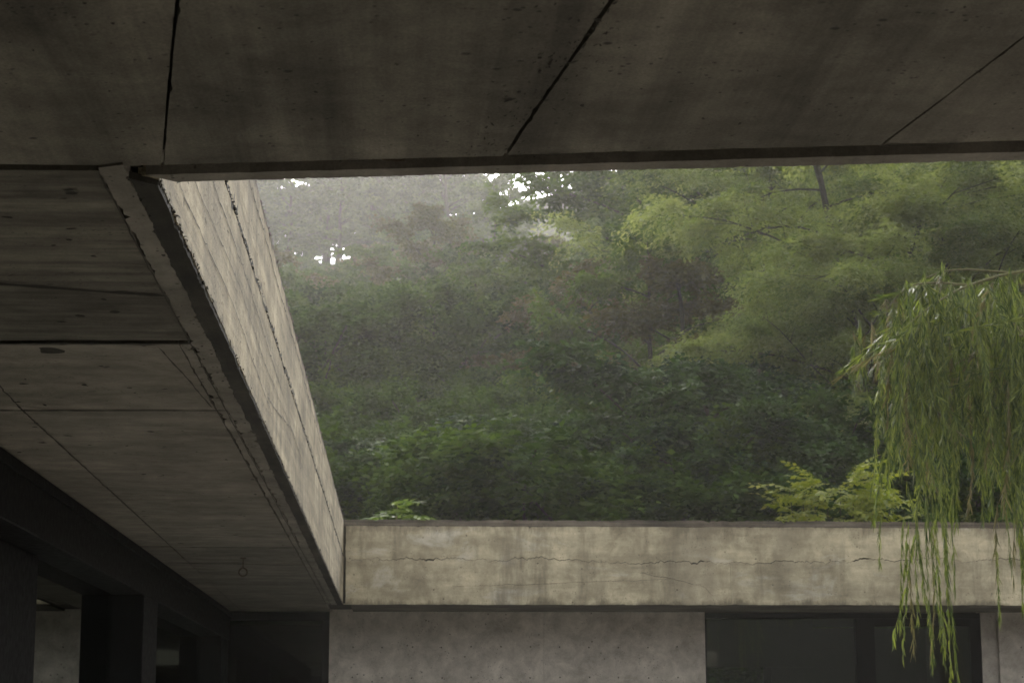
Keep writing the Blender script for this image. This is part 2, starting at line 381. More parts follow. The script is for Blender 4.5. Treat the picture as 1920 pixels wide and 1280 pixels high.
cp = rough_line((XF, ZT-.054), (16, ZT-.054), .04, .002, rng) + rough_line((16, ZT+.012), (XF, ZT+.012), .03, .0045, rng) + [(XF, ZT+.012)]
prism('coping', M['coping'], far, cp, YF+.006, YF+.40, 'y')
prism('corner_strip', M['mould'], far, rough_poly([(XF+.002, ZS+.01), (XF+.028, ZS+.01), (XF+.022, ZT-.06), (XF+.002, ZT-.06)], .03, 0, 90, [0, .004, 0, 0]), YF-.003, YF+.02, 'y')  # narrow dark strip down the inner corner
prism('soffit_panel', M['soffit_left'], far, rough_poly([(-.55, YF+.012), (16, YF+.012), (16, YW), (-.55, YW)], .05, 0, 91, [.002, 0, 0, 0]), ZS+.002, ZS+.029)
crumbs('moss_tufts', M['mould'], far, 700, lambda rg: (rg.uniform(XF, 10), YF+.01+rg.rand()*.05, ZT+.012+abs(rg.normal())*.006), 4, (.005, .014))
# chipped spot and thin fins on the left soffit
bm = bmesh.new()
ch = [(.045*math.cos(t)*(1+.25*math.sin(3*t+1)), .055*math.sin(t)*(1+.2*math.cos(2*t))) for t in np.linspace(0, 2*PI, 14)[:-1]]
vs = [bm.verts.new((-1.308+a_, 7.60+b_*1.4, ZS-.0035)) for a_, b_ in ch]; bm.faces.new(vs)
meshobj('chipped_patch', bm, M['mould'], left)
def pits(parent, spots, mat, axis='z', c=0, seed=0):
    rg = random.Random(seed); bm = bmesh.new()
    for (a, b, ra, rb, rot) in spots:
        n = 7; vs = []
        for i in range(n):
            t = 2*PI*i/n; r = rg.uniform(.55, 1.2); x_ = ra*r*math.cos(t); y_ = rb*r*math.sin(t)
            p_, q_ = a+x_*math.cos(rot)-y_*math.sin(rot), b+x_*math.sin(rot)+y_*math.cos(rot)
            vs.append(bm.verts.new({'z': (p_, q_, c), 'x': (c, p_, q_), 'y': (p_, c, q_)}[axis]))
        bm.faces.new(vs)
    o = meshobj('bug_holes', bm, mat, parent); o['kind'] = 'stuff'; return o
rg = random.Random(31); sp_ = []
for i in range(150):       # around the rough joint
    t = rg.random(); y_ = 3.75+t*1.15; x_ = .43-(y_-3.78)*.16 + rg.gauss(-.035, .035+.02*t); q = rg.uniform(.0015, .0055)*(1.7 if rg.random() < .12 else 1)
    sp_.append((x_, y_, q*.5, q*rg.uniform(1, 3), rg.gauss(.2, .3)))
for i in range(90):
    q = rg.uniform(.0012, .0045); sp_.append((rg.uniform(-1, 1.6), rg.uniform(3.7, 4.72), q*rg.uniform(.5, 1.6), q*rg.uniform(.8, 2.4), rg.uniform(-.6, .6)))
for i in range(26):
    x_ = rg.uniform(-.55, 1.4); q = rg.uniform(.006, .022); sp_.append((x_, edge(x_, G0+rg.uniform(.003, .02)), q*1.6, q*.25, -.14))
pits(near, sp_, M['joint'], c=ZS-.0045, seed=4)
sp_ = []
for i in range(120):
    q = rg.uniform(.003, .010); sp_.append((rg.uniform(-2, -.82), 5.2+17*rg.random()**1.5, q*rg.uniform(.8, 3.5), q*rg.uniform(.8, 3), rg.gauss(0, .3)))
for i in range(70):
    y_ = 5.1+17*rg.random()**1.4; q = rg.uniform(.002, .007); sp_.append((rg.uniform(-.76, -.705), y_, q, q*2.5, rg.gauss(0, .3)))
pits(left, sp_, M['joint'], c=ZS-.0105, seed=5)
sp_ = []
for i in range(120):
    q = rg.uniform(.002, .006); sp_.append((5.3+16*rg.random()**1.6, rg.uniform(3.03, 3.9), q*rg.uniform(2, 9), q*.7, rg.gauss(0, .12)))
pits(left, sp_, M['joint'], 'x', XF+.0012, 6)
# hairline cracks / form-board lines; dark strips paint soffit joints' mould and depth shade
def crack(parent, pts, wdt, mat=None, seed=0, axis='z', c=0):
    rg = random.Random(seed); P = []
    for i in range(len(pts)-1): P += rough_line(pts[i], pts[i+1], .05 if c < 3.2 or axis == 'x' else .025, min(.0035, wdt*.22) if axis == 'z' else wdt*.8, rg)
    P.append(pts[-1]); bm = bmesh.new(); A = []; B = []
    for i, p in enumerate(P):
        p = Vector(p); q = Vector(P[min(i+1, len(P)-1)]) - Vector(P[max(0, i-1)]); n_ = Vector((-q.y, q.x)).normalized()*wdt*.5*(.45+.8*rg.random())*(0.15 if i in (0, len(P)-1) else 1)
        f = {'z': lambda t: (t.x, t.y, c), 'x': lambda t: (c, t.x, t.y), 'y': lambda t: (t.x, c, t.y)}[axis]
        A.append(bm.verts.new(f(p+n_))); B.append(bm.verts.new(f(p-n_)))
    for i in range(len(P)-1): bm.faces.new((A[i], A[i+1], B[i+1], B[i]))
    return meshobj('crack', bm, mat or M['crackfill'], parent)
crack(left, [(-2.0, 6.13), (-1.30, 6.43), (-.765, 6.60)], .050, c=ZS-.0035, seed=11, mat=M['joint'])
crack(left, [(-2.0, 7.49), (-1.3, 7.47), (-.775, 7.445)], .034, c=ZS-.0035, seed=12)
crack(left, [(-2.0, 9.08), (-1.3, 9.06), (-.76, 9.035)], .038, c=ZS-.0035, seed=13)
crack(left, [(-1.70, 15.94), (-.82, 15.94)], .07, c=ZS-.0035, seed=14)
crack(left, [(-1.95, 17.4), (-.80, 17.7)], .05, c=ZS-.0035, seed=15)
crack(left, [(-1.64, 8.2), (-1.672, 9.1), (-1.756, 15.95)], .010, c=ZS-.0035, seed=16)
crack(left, [(-.770, 5.06), (-.768, 23.1)], .006, c=ZS-.0105, seed=17)
crack(left, [(-.815, 7.47), (-.815, 23.1)], .006, c=ZS-.004, seed=18)
crack(left, [(-.90, 7.50), (-.86, 8.2), (-.83, 8.95)], .007, c=ZS-.004, seed=19)
crack(left, [(5.2, 3.531), (22.9, 3.531)], .020, axis='x', c=XF+.0012, seed=20, mat=M['mould'])
crack(left, [(5.3, 3.10), (7.5, 3.17), (10.0, 3.12)], .005, axis='x', c=XF+.002, seed=1)
crack(left, [(5.3, 3.22), (7.9, 3.30), (9.3, 3.27), (12.5, 3.33)], .004, axis='x', c=XF+.002, seed=2)
crack(left, [(6.3, 3.40), (8.4, 3.41), (10.9, 3.36)], .006, axis='x', c=XF+.002, seed=3)
crack(left, [(9.6, 3.15), (11.7, 3.30), (13.0, 3.31)], .006, axis='x', c=XF+.002, seed=4)
crack(left, [(7.4, 3.83), (12, 3.86), (17, 3.84)], .010, axis='x', c=XF-.002, seed=5)
crack(far, [(.6, 3.20), (1.3, 3.22), (2.6, 3.27), (3.1, 3.29)], .004, axis='y', c=YF-.002, seed=6, mat=M['coping'])
crack(far, [(2.7, 3.36), (3.1, 3.29), (3.45, 3.20), (3.55, 3.10)], .006, axis='y', c=YF-.002, seed=7, mat=M['coping'])

# ------------------------------------------------------------------ walls and glazing below
wall = thing('concrete_wall', (1.4, YW, 0), 'pale grey concrete wall with rows of tie holes, under the far roof slab', 'wall')
boxobj('wall_panel', M['wall'], wall, -.829, 1.72, YW, YW+.25, 0, ZS+.028)
boxobj('wall_panel', M['wall'], wall, 1.724, 3.662, YW, YW+.25, 0, ZS+.028)
hb = bmesh.new(); bmesh.ops.create_cone(hb, cap_ends=True, segments=10, radius1=.010, radius2=.008, depth=.006, matrix=Matrix.Rotation(PI/2, 4, 'X'))
hme = bpy.data.meshes.new('tie_hole'); hb.to_mesh(hme); hb.free(); hme.materials.append(M['hole'])
def holes(parent, x0, x1):
    k = 0
    for row in range(7):
        zz = 2.585 - row*.358
        if row == -1: continue
        x = x0
        while x < x1:
            o = bpy.data.objects.new('tie_hole', hme); o.location = (x+random.Random(k).uniform(-.006, .006), YW-.0015, zz+random.Random(k+99).uniform(-.006, .006)); o.rotation_euler = (0, random.Random(k).random()*3, 0)
            link(o); loc = o.location.copy(); o.parent = parent; o.location = loc - parent.location
            x += .352; k += 1
holes(wall, -.55, 3.6)
wall2 = thing('concrete_wall', (9, YW, 0), 'concrete wall end at the right edge, behind the hanging willow fronds', 'wall')
boxobj('wall_panel', M['wall'], wall2, 7.235, 16, YW, YW+.25, 0, ZS+.028)
boxobj('wall_return', M['wall'], wall2, 7.035, 7.232, YW+.06, YW+.25, 0, ZS+.028)
holes(wall2, 7.5, 9)

# glazed door screen on the right of the far wall
scr = thing('glazed_door', (5.35, YW+.1, 0), 'black steel framed glazed doors between the two far walls', 'door')
def fbar(*a): return boxobj('frame_bar', M['frame'], scr, *a, bev=.004)
y0, y1 = YW+.06, YW+.14
fbar(3.664, 7.033, y0, y1, 2.935, ZS+.0)
fbar(3.664, 3.69, y0, y1, 0, 2.933); fbar(5.50, 5.73, y0-.02, y1+.02, 0, 2.933); fbar(6.90, 7.033, y0, y1, 0, 2.933)
fbar(3.692, 5.498, y0, y1, 0, .12); fbar(5.732, 6.898, y0, y1, 0, .12); fbar(5.732, 6.898, y0, y1, 2.84, 2.933)
boxobj('pane', M['glass'], scr, 3.692, 5.498, y0+.03, y0+.038, .122, 2.933)
boxobj('pane', M['glass'], scr, 5.732, 6.898, y0+.03, y0+.038, .122, 2.838)
# room behind, with a small window in its back wall
room = thing('back_room', (5.35, 27, 0), 'dim room behind the far glazed doors with a small window looking onto leaves', 'room')
a_ = at(1322, 1232, 28.4); b_ = at(1430, 1232, 28.4)
wx0, wx1, wz1 = a_.x, b_.x, a_.z
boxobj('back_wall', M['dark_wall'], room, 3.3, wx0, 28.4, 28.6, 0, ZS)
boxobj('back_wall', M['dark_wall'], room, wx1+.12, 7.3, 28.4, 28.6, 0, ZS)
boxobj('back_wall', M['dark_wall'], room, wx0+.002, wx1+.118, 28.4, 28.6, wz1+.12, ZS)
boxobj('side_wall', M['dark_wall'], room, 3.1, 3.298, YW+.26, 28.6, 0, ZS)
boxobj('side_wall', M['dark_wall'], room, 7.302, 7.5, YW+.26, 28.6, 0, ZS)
wf = boxobj('window_frame', M['frame'], room, wx0+.004, wx1+.116, 28.33, 28.40, wz1, wz1+.12)
boxobj('window_frame', M['frame'], room, wx1, wx1+.10, 28.33, 28.40, 0.6, wz1-.002)
boxobj('pane', M['glass'], room, wx0+.004, wx1-.002, 28.44, 28.446, .6, wz1-.002)
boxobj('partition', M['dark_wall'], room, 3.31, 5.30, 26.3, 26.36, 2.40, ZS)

# dark glazing at the left end of the far wall
scr2 = thing('glazed_door', (-1.5, YW+.1, 0), 'black glazed door left of the pale far wall, under the left soffit', 'door')
def fb2(*a): return boxobj('frame_bar', M['frame'], scr2, *a, bev=.004)
fb2(-2.25, -.831, y0, y1, 2.90, ZS+.02); fb2(-.92, -.831, y0, y1, 0, 2.898); fb2(-2.25, -2.14, y0, y1, 0, 2.898)
boxobj('pane', M['glass'], scr2, -2.138, -.922, y0+.03, y0+.038, 0, 2.898)

# glazed screen along the left side: header beam set forward of the glass
ls = thing('glazed_screen', (-2.1, 17, 0), 'black framed glazed screen down the left side, its glass mirroring the courtyard', 'window')
boxobj('header_beam', M['frame'], ls, -2.30, XG, 2.0, YW-.02, 2.66, ZS-.003+.0, bev=.006)
boxobj('shadow_trim', M['frame'], ls, -2.02, XG+.018, 2.0, YW-.03, 2.93, ZS-.006, bev=.003)
for ya, yb, xa in ((2.5, 2.9, XG), (7.9, 8.3, XG), (10.6, 12.75, -2.215), (16.35, 17.3, XG-.004), (23.6, 24.6, XG-.01)):
    boxobj('post', M['frame'], ls, -2.28, xa, ya, yb, 0, 2.658, bev=.006)
for ya, yb in ((2.9, 7.9), (8.3, 10.6), (12.75, 16.35), (17.3, 23.6)):
    boxobj('pane', M['glass'], ls, XGL-.008, XGL, ya+.002, yb-.002, .08, 2.658)
    boxobj('frame_bar', M['frame'], ls, -2.275, -2.225, ya+.002, yb-.002, 0, .078)
boxobj('frame_bar', M['frame'], ls, -2.275, -2.225, 12.752, 12.80, .08, 2.656)
# unlit room behind that glass
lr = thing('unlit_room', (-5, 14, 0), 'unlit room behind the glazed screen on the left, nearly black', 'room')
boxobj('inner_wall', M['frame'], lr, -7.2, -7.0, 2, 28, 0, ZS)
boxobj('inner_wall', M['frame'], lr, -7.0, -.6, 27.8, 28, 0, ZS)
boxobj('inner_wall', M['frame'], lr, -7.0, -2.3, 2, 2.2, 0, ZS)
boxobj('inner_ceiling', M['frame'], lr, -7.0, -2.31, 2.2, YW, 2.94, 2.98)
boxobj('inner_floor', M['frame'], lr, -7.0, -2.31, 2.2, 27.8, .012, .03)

# ceiling hook
hk = thing('ceiling_hook', (-1.281, 16.92, ZS-.001), 'small rusty ring hook hanging from the left soffit', 'hook')
boxobj('hook_plate', M['rust'], hk, -1.303, -1.259, 16.90, 16.94, ZS-.008, ZS-.002)
bm = bmesh.new(); tube(bm, [(-1.281, 16.92, ZS-.007), (-1.281, 16.92, ZS-.085)], .0045, 8); meshobj('rod', bm, M['rust'], hk)
bm = bmesh.new(); tube(bm, [(-1.281+.033*math.cos(t), 16.92, ZS-.118+.033*math.sin(t)) for t in np.linspace(PI/2+.1, PI/2+2*PI-.1, 22)], .0048, 8); meshobj('ring', bm, M['rust'], hk)

# court paving, rear wall behind the viewer
bm = bmesh.new(); box(bm, -9, 16, -6, 29, -.2, 0); g = meshobj('courtyard_paving', bm, M['ground']); tag(g, kind='structure')
bm = bmesh.new(); box(bm, -9, 9, -4.3, -4.05, .003, 3.6); g = meshobj('rear_wall', bm, M['cladding']); tag(g, kind='structure')

up_ = thing('sky_blocker', (0, -1, 3.6), 'unseen dark screen added behind the near roof slab to keep sky out of the far glass', 'screen')  # out of view, added to block sky reflections in the far glazing
boxobj('blocker_wall', M['cladding'], up_, -9, 16, .5, .8, 3.56, 5.5); boxobj('blocker_wall', M['cladding'], up_, 7.15, 16, .5, .8, 0, 3.555); boxobj('blocker_roof', M['cladding'], up_, -9, 16, -4, .85, 5.503, 5.7)
# ------------------------------------------------------------------ terrain
def smooth(t): t = np.clip(t, 0, 1); return t*t*(3-2*t)
def hnoise(x, y):
    return (np.sin(x*.21+1.3)*np.cos(y*.17+.4)*1.0 + np.sin(x*.47+y*.31)*.45 + np.sin(x*1.1-y*.9+2)*.15)
def terrain(x, y):
    x = np.asarray(x, float); y = np.asarray(y, float)
    up = np.clip(y-31, 0, 219)
    h = -.25 + up*.238 + up*.0003*np.clip(x, -20, 40) + .35*hnoise(x, y)*smooth((y-31)/15)
    h = h - np.clip(y-250, 0, 200)*.12
    return np.where(y < 31, -.25, h)
def grid_mesh(name, fn, x0, x1, y0, y1, nx, ny, mat):
    X, Y = np.meshgrid(np.linspace(x0, x1, nx), np.linspace(y0, y1, ny)); Z = fn(X, Y)
    V = np.stack([X.ravel(), Y.ravel(), Z.ravel()], 1)
    i = np.arange(nx*ny).reshape(ny, nx)
    F = np.stack([i[:-1, :-1].ravel(), i[:-1, 1:].ravel(), i[1:, 1:].ravel(), i[1:, :-1].ravel()], 1)
    me = npmesh(name, V, F, mat); me.polygons.foreach_set('use_smooth', [True]*len(me.polygons))
    o = bpy.data.objects.new(name, me); COL.objects.link(o); return tag(o, kind='structure')
grid_mesh('ground', terrain, -170, 230, -60, 430, 200, 240, M['earth'])
# far ridge behind: crest climbs to the right
def ridge(x, y):
    crest = at(905, 405, 340).z + (x - at(905, 405, 340).x)*.33
    crest = np.minimum(crest, 112) + .5*hnoise(x*1.4, y*0+3)
    k = np.clip((y-265)/75, 0, 1); back = np.clip((y-340)/60, 0, 1)
    return np.maximum(-2, 14 + (crest-14)*k - back*35)
grid_mesh('hill_ridge', ridge, -80, 220, 262, 420, 220, 80, M['hill'])

# ------------------------------------------------------------------ trees
def frames(D):
    up = np.zeros_like(D); up[:, 2] = 1
    S = np.cross(D, up); S /= np.linalg.norm(S, axis=1)[:, None]+1e-6
    U = np.cross(S, D); return S, U
def leaf_cloud(P, D, L, W, rng, fold=.25, roll=.5):
    """one rhomb per leaf: base P, direction D, length L, width W"""
    n = len(P); S, U = frames(D)
    a = rng.normal(0, roll, n)[:, None]
    S2 = S*np.cos(a)+U*np.sin(a); U2 = -S*np.sin(a)+U*np.cos(a)
    L = L[:, None]; W = W[:, None]
    v0 = P; v2 = P+D*L; mid = P+D*L*.45
    v1 = mid+S2*W*.5+U2*W*fold*.5; v3 = mid-S2*W*.5+U2*W*fold*.5
    V = np.stack([v0, v1, v2, v3], 1).reshape(-1, 3)
    F = np.arange(4*n).reshape(n, 4)
    return V, F
def unit(v): return v/(np.linalg.norm(v, axis=-1, keepdims=True)+1e-9)

def build_tree(seed, height, radius, crown_from=.3, limbs=14, subs=9, twigs=8, leaves=34, leaf=(.09, .045), twig_len=.7,
               droop=.4, flat=.5, lean=(0, 0), trunk_r=.14, rise=.45, shape=1.0, limb_r=.24, clump=.12, tw_from=.45, sub_from=.3):
    """returns (wood bmesh, leafV, leafF, tint)"""
    rg = np.random.RandomState(seed); bm = bmesh.new()
    tp = []; p = np.array([0., 0, 0]); n = 8
    for i in range(n+1):
        t = i/n; tp.append(np.array([lean[0]*t*t*height+rg.normal()*.10*t, lean[1]*t*height+rg.normal()*.10*t, height*.93*t]))
    tube(bm, [tuple(q) for q in tp], [trunk_r*(1-.8*i/n)+.012 for i in range(n+1)], 7)
    TS = []; TD = []; TL = []; PT = []
    for k in range(limbs):
        t = crown_from + (1-crown_from)*((k+.5)/limbs)**.85*.98
        f = t*n; i = min(int(f), n-1); b = tp[i]+(tp[i+1]-tp[i])*(f-i)
        az = k*2.399+rg.uniform(-.4, .4)
        u_ = (t-crown_from)/(1-crown_from)
        env = radius*(math.sin(PI*min(1, .18+.82*u_))**.6*.75+.3*(1-u_))*shape*rg.uniform(.72, 1.12)
        d = unit(np.array([math.cos(az), math.sin(az), rise*(.5+u_)+rg.normal()*.12]))
        pts = [b]; m = 7
        for j in range(1, m+1):
            d = unit(d + np.array([rg.normal()*.10, rg.normal()*.10, rg.normal()*.06-.05*droop*j/m*3]))
            pts.append(pts[-1]+d*env/m)
        r0 = trunk_r*limb_r*(1-.5*u_)
        tube(bm, [tuple(q) for q in pts], [r0*(1-.85*j/m)+.006 for j in range(m+1)], 5)
        for q in range(subs):
            g = sub_from+(1-sub_from)*(q+.5)/subs; f = g*m; i = min(int(f), m-1); sb = pts[i]+(pts[i+1]-pts[i])*(f-i); base_d = unit(pts[i+1]-pts[i])
            side = unit(np.cross(base_d, [0, 0, 1]))*(1 if q % 2 else -1)
            sd = unit(base_d*rg.uniform(.3, .9)+side*rg.uniform(.5, 1.0)+np.array([0, 0, rg.normal()*.3*(1-flat)+.12]))
            sl = env*(.46-.16*g)*rg.uniform(.6, 1.25); sp = [sb]
            for j in range(4):
                sd = unit(sd+np.array([rg.normal()*.1, rg.normal()*.1, -.05*droop*j])); sp.append(sp[-1]+sd*sl/4)
            if q % 2 == 0 or trunk_r > .1: tube(bm, [tuple(x) for x in sp[::2]], [r0*.25+.003, r0*.16+.002, .003], 4)
            pad = rg.rand()
            for w_ in range(twigs):
                g2 = tw_from+(1-tw_from)*(w_+rg.rand())/twigs; f = g2*4; i = min(int(f), 3); tb = sp[i]+(sp[i+1]-sp[i])*(f-i)
                side2 = unit(np.cross(sd, [0, 0, 1])*(1 if w_ % 2 else -1)+rg.normal(size=3)*.35)
                td = unit(sd*.7+side2*.9+np.array([0, 0, rg.normal()*.35*(1-flat)+.08]))
                PT.append(pad); TS.append(tb); TD.append(td); TL.append(twig_len*rg.uniform(.55, 1.2))
    TS = np.array(TS); TD = np.array(TD); TL = np.array(TL); nt_ = len(TS)
    S, U = frames(TD)
    t = (np.arange(leaves)+.5)/leaves
    T = np.repeat(t[None], nt_, 0)+rg.uniform(-.5, .5, (nt_, leaves))/leaves
    sgn = np.where(np.arange(leaves) % 2, 1., -1.)[None]*np.ones((nt_, 1))
    P = TS[:, None]+TD[:, None]*(T*TL[:, None])[..., None]
    P[..., 2] -= droop*.45*(T**2)*TL[:, None]
    P += rg.normal(0, clump*.35, P.shape)
    tang = TD[:, None]+np.array([0, 0, -droop*.9])*T[..., None]
    LD = unit(tang*.55+S[:, None]*sgn[..., None]*.85+rg.normal(0, .28, P.shape)+np.array([0, 0, -.12*droop]))
    nn = nt_*leaves
    L = leaf[0]*rg.uniform(.6, 1.3, nn)*(1-.25*T.ravel()); W = leaf[1]*rg.uniform(.7, 1.2, nn)
    keep = rg.rand(nn) > .12
    V, F = leaf_cloud(P.reshape(-1, 3)[keep], LD.reshape(-1, 3)[keep], L[keep], W[keep], rg)
    tw = np.repeat(.6*np.array(PT)+.4*rg.rand(nt_), leaves)[keep]
    tint = np.clip((.72*tw+.28*rg.rand(keep.sum())-.5)*1.5+.5, 0, 1)
    return bm, V, F, np.repeat(tint, 4)

M['leaf_acacia'] = leafmat('feathery_yellow_green_leaf', (.065, .098, .026), (.245, .275, .115), .55, .6, .2, .12)
M['leaf_dark'] = leafmat('glossy_dark_green_leaf', (.008, .026, .005), (.058, .108, .026), .2, .7, .10, .15)
M['leaf_mid'] = leafmat('mid_green_leaf', (.024, .052, .007), (.090, .140, .024), .3, .7, .08, .22)
M['leaf_bush'] = leafmat('undergrowth_leaf', (.014, .036, .006), (.068, .115, .022), .25, .85, .03, .22)
M['leaf_olive'] = leafmat('olive_brown_leaf', (.060, .058, .020), (.135, .125, .045), .3, .6, .2, .2)
M['leaf_willow'] = leafmat('willow_leaf', (.022, .045, .005), (.20, .235, .055), .35, .5, .35, .15)
M['leaf_willow_dry'] = leafmat('tan_willow_leaf', (.080, .075, .030), (.22, .19, .10), .3, .6, .3, .15)
M['leaf_yellow'] = leafmat('yellow_green_shrub_leaf', (.15, .19, .02), (.32, .34, .055), .4, .5, .3, .1)
M['leaf_bright'] = leafmat('bright_green_leaf', (.06, .105, .018), (.15, .21, .05), .4, .6, .15, .1)

PROTO = {}
def proto(key, mat, **kw):
    bm, V, F, tint = build_tree(**kw)
    wm = bpy.data.meshes.new('trunk'); bm.to_mesh(wm); bm.free(); wm.materials.append(M['bark'])
    wm.polygons.foreach_set('use_smooth', [True]*len(wm.polygons))
    PROTO[key] = (wm, npmesh('crown', V, F, M[mat], tint))
proto('acacia', 'leaf_acacia', seed=3, height=9, radius=4.3, crown_from=.30, limbs=20, subs=7, twigs=14, leaves=44, leaf=(.115, .036), twig_len=.72, droop=.9, flat=.9, trunk_r=.11, limb_r=.2, lean=(-.16, 0))
proto('acacia_b', 'leaf_acacia', seed=13, height=9, radius=4.4, crown_from=.2, limbs=21, subs=7, twigs=13, leaves=44, leaf=(.115, .038), twig_len=.78, droop=.8, flat=.9, trunk_r=.10, limb_r=.16, lean=(.05, 0))
proto('broad', 'leaf_dark', seed=5, height=6, radius=3.1, crown_from=.05, limbs=18, subs=6, twigs=12, leaves=38, leaf=(.135, .066), twig_len=.50, droop=.7, flat=.8, trunk_r=.08)
proto('broad_b', 'leaf_dark', seed=6, height=6, radius=3.1, crown_from=.05, limbs=17, subs=6, twigs=12, leaves=38, leaf=(.15, .072), twig_len=.55, droop=.8, flat=.85, trunk_r=.08)
proto('mid', 'leaf_mid', seed=7, height=8, radius=3.4, crown_from=.15, limbs=17, subs=6, twigs=11, leaves=36, leaf=(.15, .075), twig_len=.6, droop=.5, flat=.7, trunk_r=.11)
proto('olive', 'leaf_olive', seed=8, height=8, radius=3.2, crown_from=.15, limbs=16, subs=6, twigs=10, leaves=26, leaf=(.19, .095), twig_len=.6, droop=.5, flat=.6, trunk_r=.11)
proto('tall', 'leaf_mid', seed=9, height=11, radius=3.0, crown_from=.5, limbs=11, subs=6, twigs=8, leaves=18, leaf=(.26, .15), twig_len=.7, droop=.2, flat=.5, trunk_r=.15, rise=.6)
proto('bush', 'leaf_bush', seed=10, height=3, radius=2.2, crown_from=.02, limbs=13, subs=6, twigs=8, leaves=42, leaf=(.10, .052), twig_len=.4, droop=.5, flat=.5, trunk_r=.04, rise=.7)

def place_tree(kind, u, v_top, Y, label, group=None, name='tree', scale=None, rot=None, cat='tree', wide=1.0, ht=None):
    """tree of a prototype kind whose top shows near (u, v_top), standing at depth Y on the slope"""
    p = at(u, v_top, Y); g = float(terrain(p.x, Y)); base_h = {'acacia': 9, 'acacia_b': 9, 'broad': 6, 'broad_b': 6, 'mid': 8, 'olive': 8, 'tall': 11, 'bush': 3}[kind]
    h = max(1.2, p.z-g) if ht is None else ht; s = h/base_h
    rg = random.Random(int(u*7+Y*13)); r = rg.uniform(0, 6.28) if rot is None else rot
    e = thing(name, (p.x, Y, g-.1), label, cat, group); e.rotation_euler = (0, 0, r); ws = s*wide; ws = max(ws, s*.75)
    e.scale = (ws, ws, s)
    for nm, me in zip(('trunk', 'crown'), PROTO[kind]):
        o = bpy.data.objects.new(nm, me); COL.objects.link(o); o.parent = e
    return e

GR = 'trees on the wooded slope beyond the roof'
T = place_tree
# ---- right: acacias
T('acacia', 1630, 120, 47, 'feathery light green acacia with a dark forked limb showing, right of centre', GR, rot=.4)
T('acacia_b', 1960, 170, 46, 'feathery pale green acacia at the right edge above the willow', GR, wide=1.05)
T('acacia_b', 1400, 225, 58, 'yellow-green feathery acacia between the misty trees and the forked acacia', GR)
T('acacia', 1790, 300, 66, 'pale misty acacia behind the gap between the two right acacias', GR)
T('acacia', 1560, 350, 43, 'low feathery acacia in front of the forked limb', GR, rot=2.6, wide=1.1)
T('acacia_b', 1760, 330, 43.5, 'bushy light green acacia just above the willow top', GR, rot=1.0, wide=1.1)
T('mid', 1215, 385, 52, 'bright yellow-green leafy young tree in front of the misty slope', GR, wide=.7)
T('olive', 1110, 470, 62, 'brownish olive tree left of the acacias, half in the mist', GR)
T('olive', 1270, 455, 50, 'olive tree directly below the yellow-green acacia crown', GR)
T('acacia_b', 1640, 470, 41, 'low feathery acacia between the forked acacia and the willow fronds', GR)
T('broad', 1400, 640, 41, 'dark leafy tree beneath the forked acacia', GR, wide=1.1)
# ---- dark shrub mass over the far fascia
GS = 'dark broad-leaved shrubs behind the far roof slab'
T('broad_b', 1190, 628, 37, 'large dark broad-leaved shrub in the middle, its upper leaves catching light', GS, 'shrub', cat='shrub', wide=1.1)
T('broad', 1330, 700, 35.5, 'dark shrub right of the large middle shrub', GS, 'shrub', cat='shrub', wide=1.1)
T('broad_b', 1490, 750, 36.5, 'dark shrub behind the yellow-green shrub', GS, 'shrub', cat='shrub', wide=1.1)
T('broad', 1650, 780, 37, 'dark shrub behind the left edge of the willow fronds', GS, 'shrub', cat='shrub', wide=1.1)
T('broad_b', 1820, 780, 38, 'dark shrub behind the thick of the willow fronds', GS, 'shrub', cat='shrub', wide=1.1)
T('broad', 1060, 790, 36, 'dark low shrub left of the large middle shrub', GS, 'shrub', cat='shrub', wide=1.2)
T('broad_b', 930, 815, 38, 'dark green shrub left of centre above the cracked fascia', GS, 'shrub', cat='shrub', wide=1.3)
T('broad', 820, 830, 37, 'low dark shrub behind the bright green sprout', GS, 'shrub', cat='shrub', wide=1.4)
T('broad', 690, 810, 38, 'dark green shrub at the left corner of the opening', GS, 'shrub', cat='shrub', wide=1.4)
T('broad_b', 600, 790, 40, 'dark shrub cut off by the left roof face', GS, 'shrub', cat='shrub', wide=1.4)
T('bush', 985, 868, 33.5, 'small rounded bush peeking over the far fascia, left of centre', GS, 'shrub', cat='shrub', wide=1.2)
T('bush', 1150, 890, 33, 'small low bush over the far fascia below the large middle shrub', GS, 'shrub', cat='shrub', wide=1.2)
e_ = thing('shrub', (at(1380, 1250, 31.3).x, 31.3, -.25), 'leafy shrub seen through the small window behind the far glazed doors', 'shrub'); e_.scale = (.75, .6, .8)
for nm, me in zip(('trunk', 'crown'), PROTO['bush']):
    o = bpy.data.objects.new(nm, me); COL.objects.link(o); o.parent = e_
# ---- middle distance, left half
rg = random.Random(3)
T('mid', 780, 690, 58, 'rounded mid green tree low in the mist left of centre', GR, wide=1.2)
T('olive', 960, 640, 60, 'dull olive tree in thin mist at the centre', GR, wide=1.1)
T('mid', 640, 660, 66, 'grey-green tree in thin mist beside the left roof face', GR, wide=1.2)
T('mid', 880, 560, 98, 'hazy tree at the centre of the slope, behind the olive tree', GR, wide=1.1)
T('mid', 700, 560, 105, 'hazy rounded tree halfway up the misty left slope', GR, wide=1.1)
T('olive', 1030, 430, 130, 'hazy brownish tree under the bare ridge line', GR, wide=1.1)
T('mid', 590, 520, 130, 'hazy tree against the left roof face below the bright sky gaps', GR, wide=1.1)
T('tall', 545, 290, 215, 'tall thin-trunked misty tree at the far left of the skyline', GR, wide=1.2)
T('tall', 735, 300, 232, 'tall misty tree with bright sky specks through its crown, left skyline', GR, wide=1.2)
T('tall', 930, 320, 175, 'tall thin leaning misty tree in front of the bare ridge line', GR, wide=1.0)
T('tall', 830, 290, 220, 'tall misty tree between the two sky gaps', GR, wide=1.2)
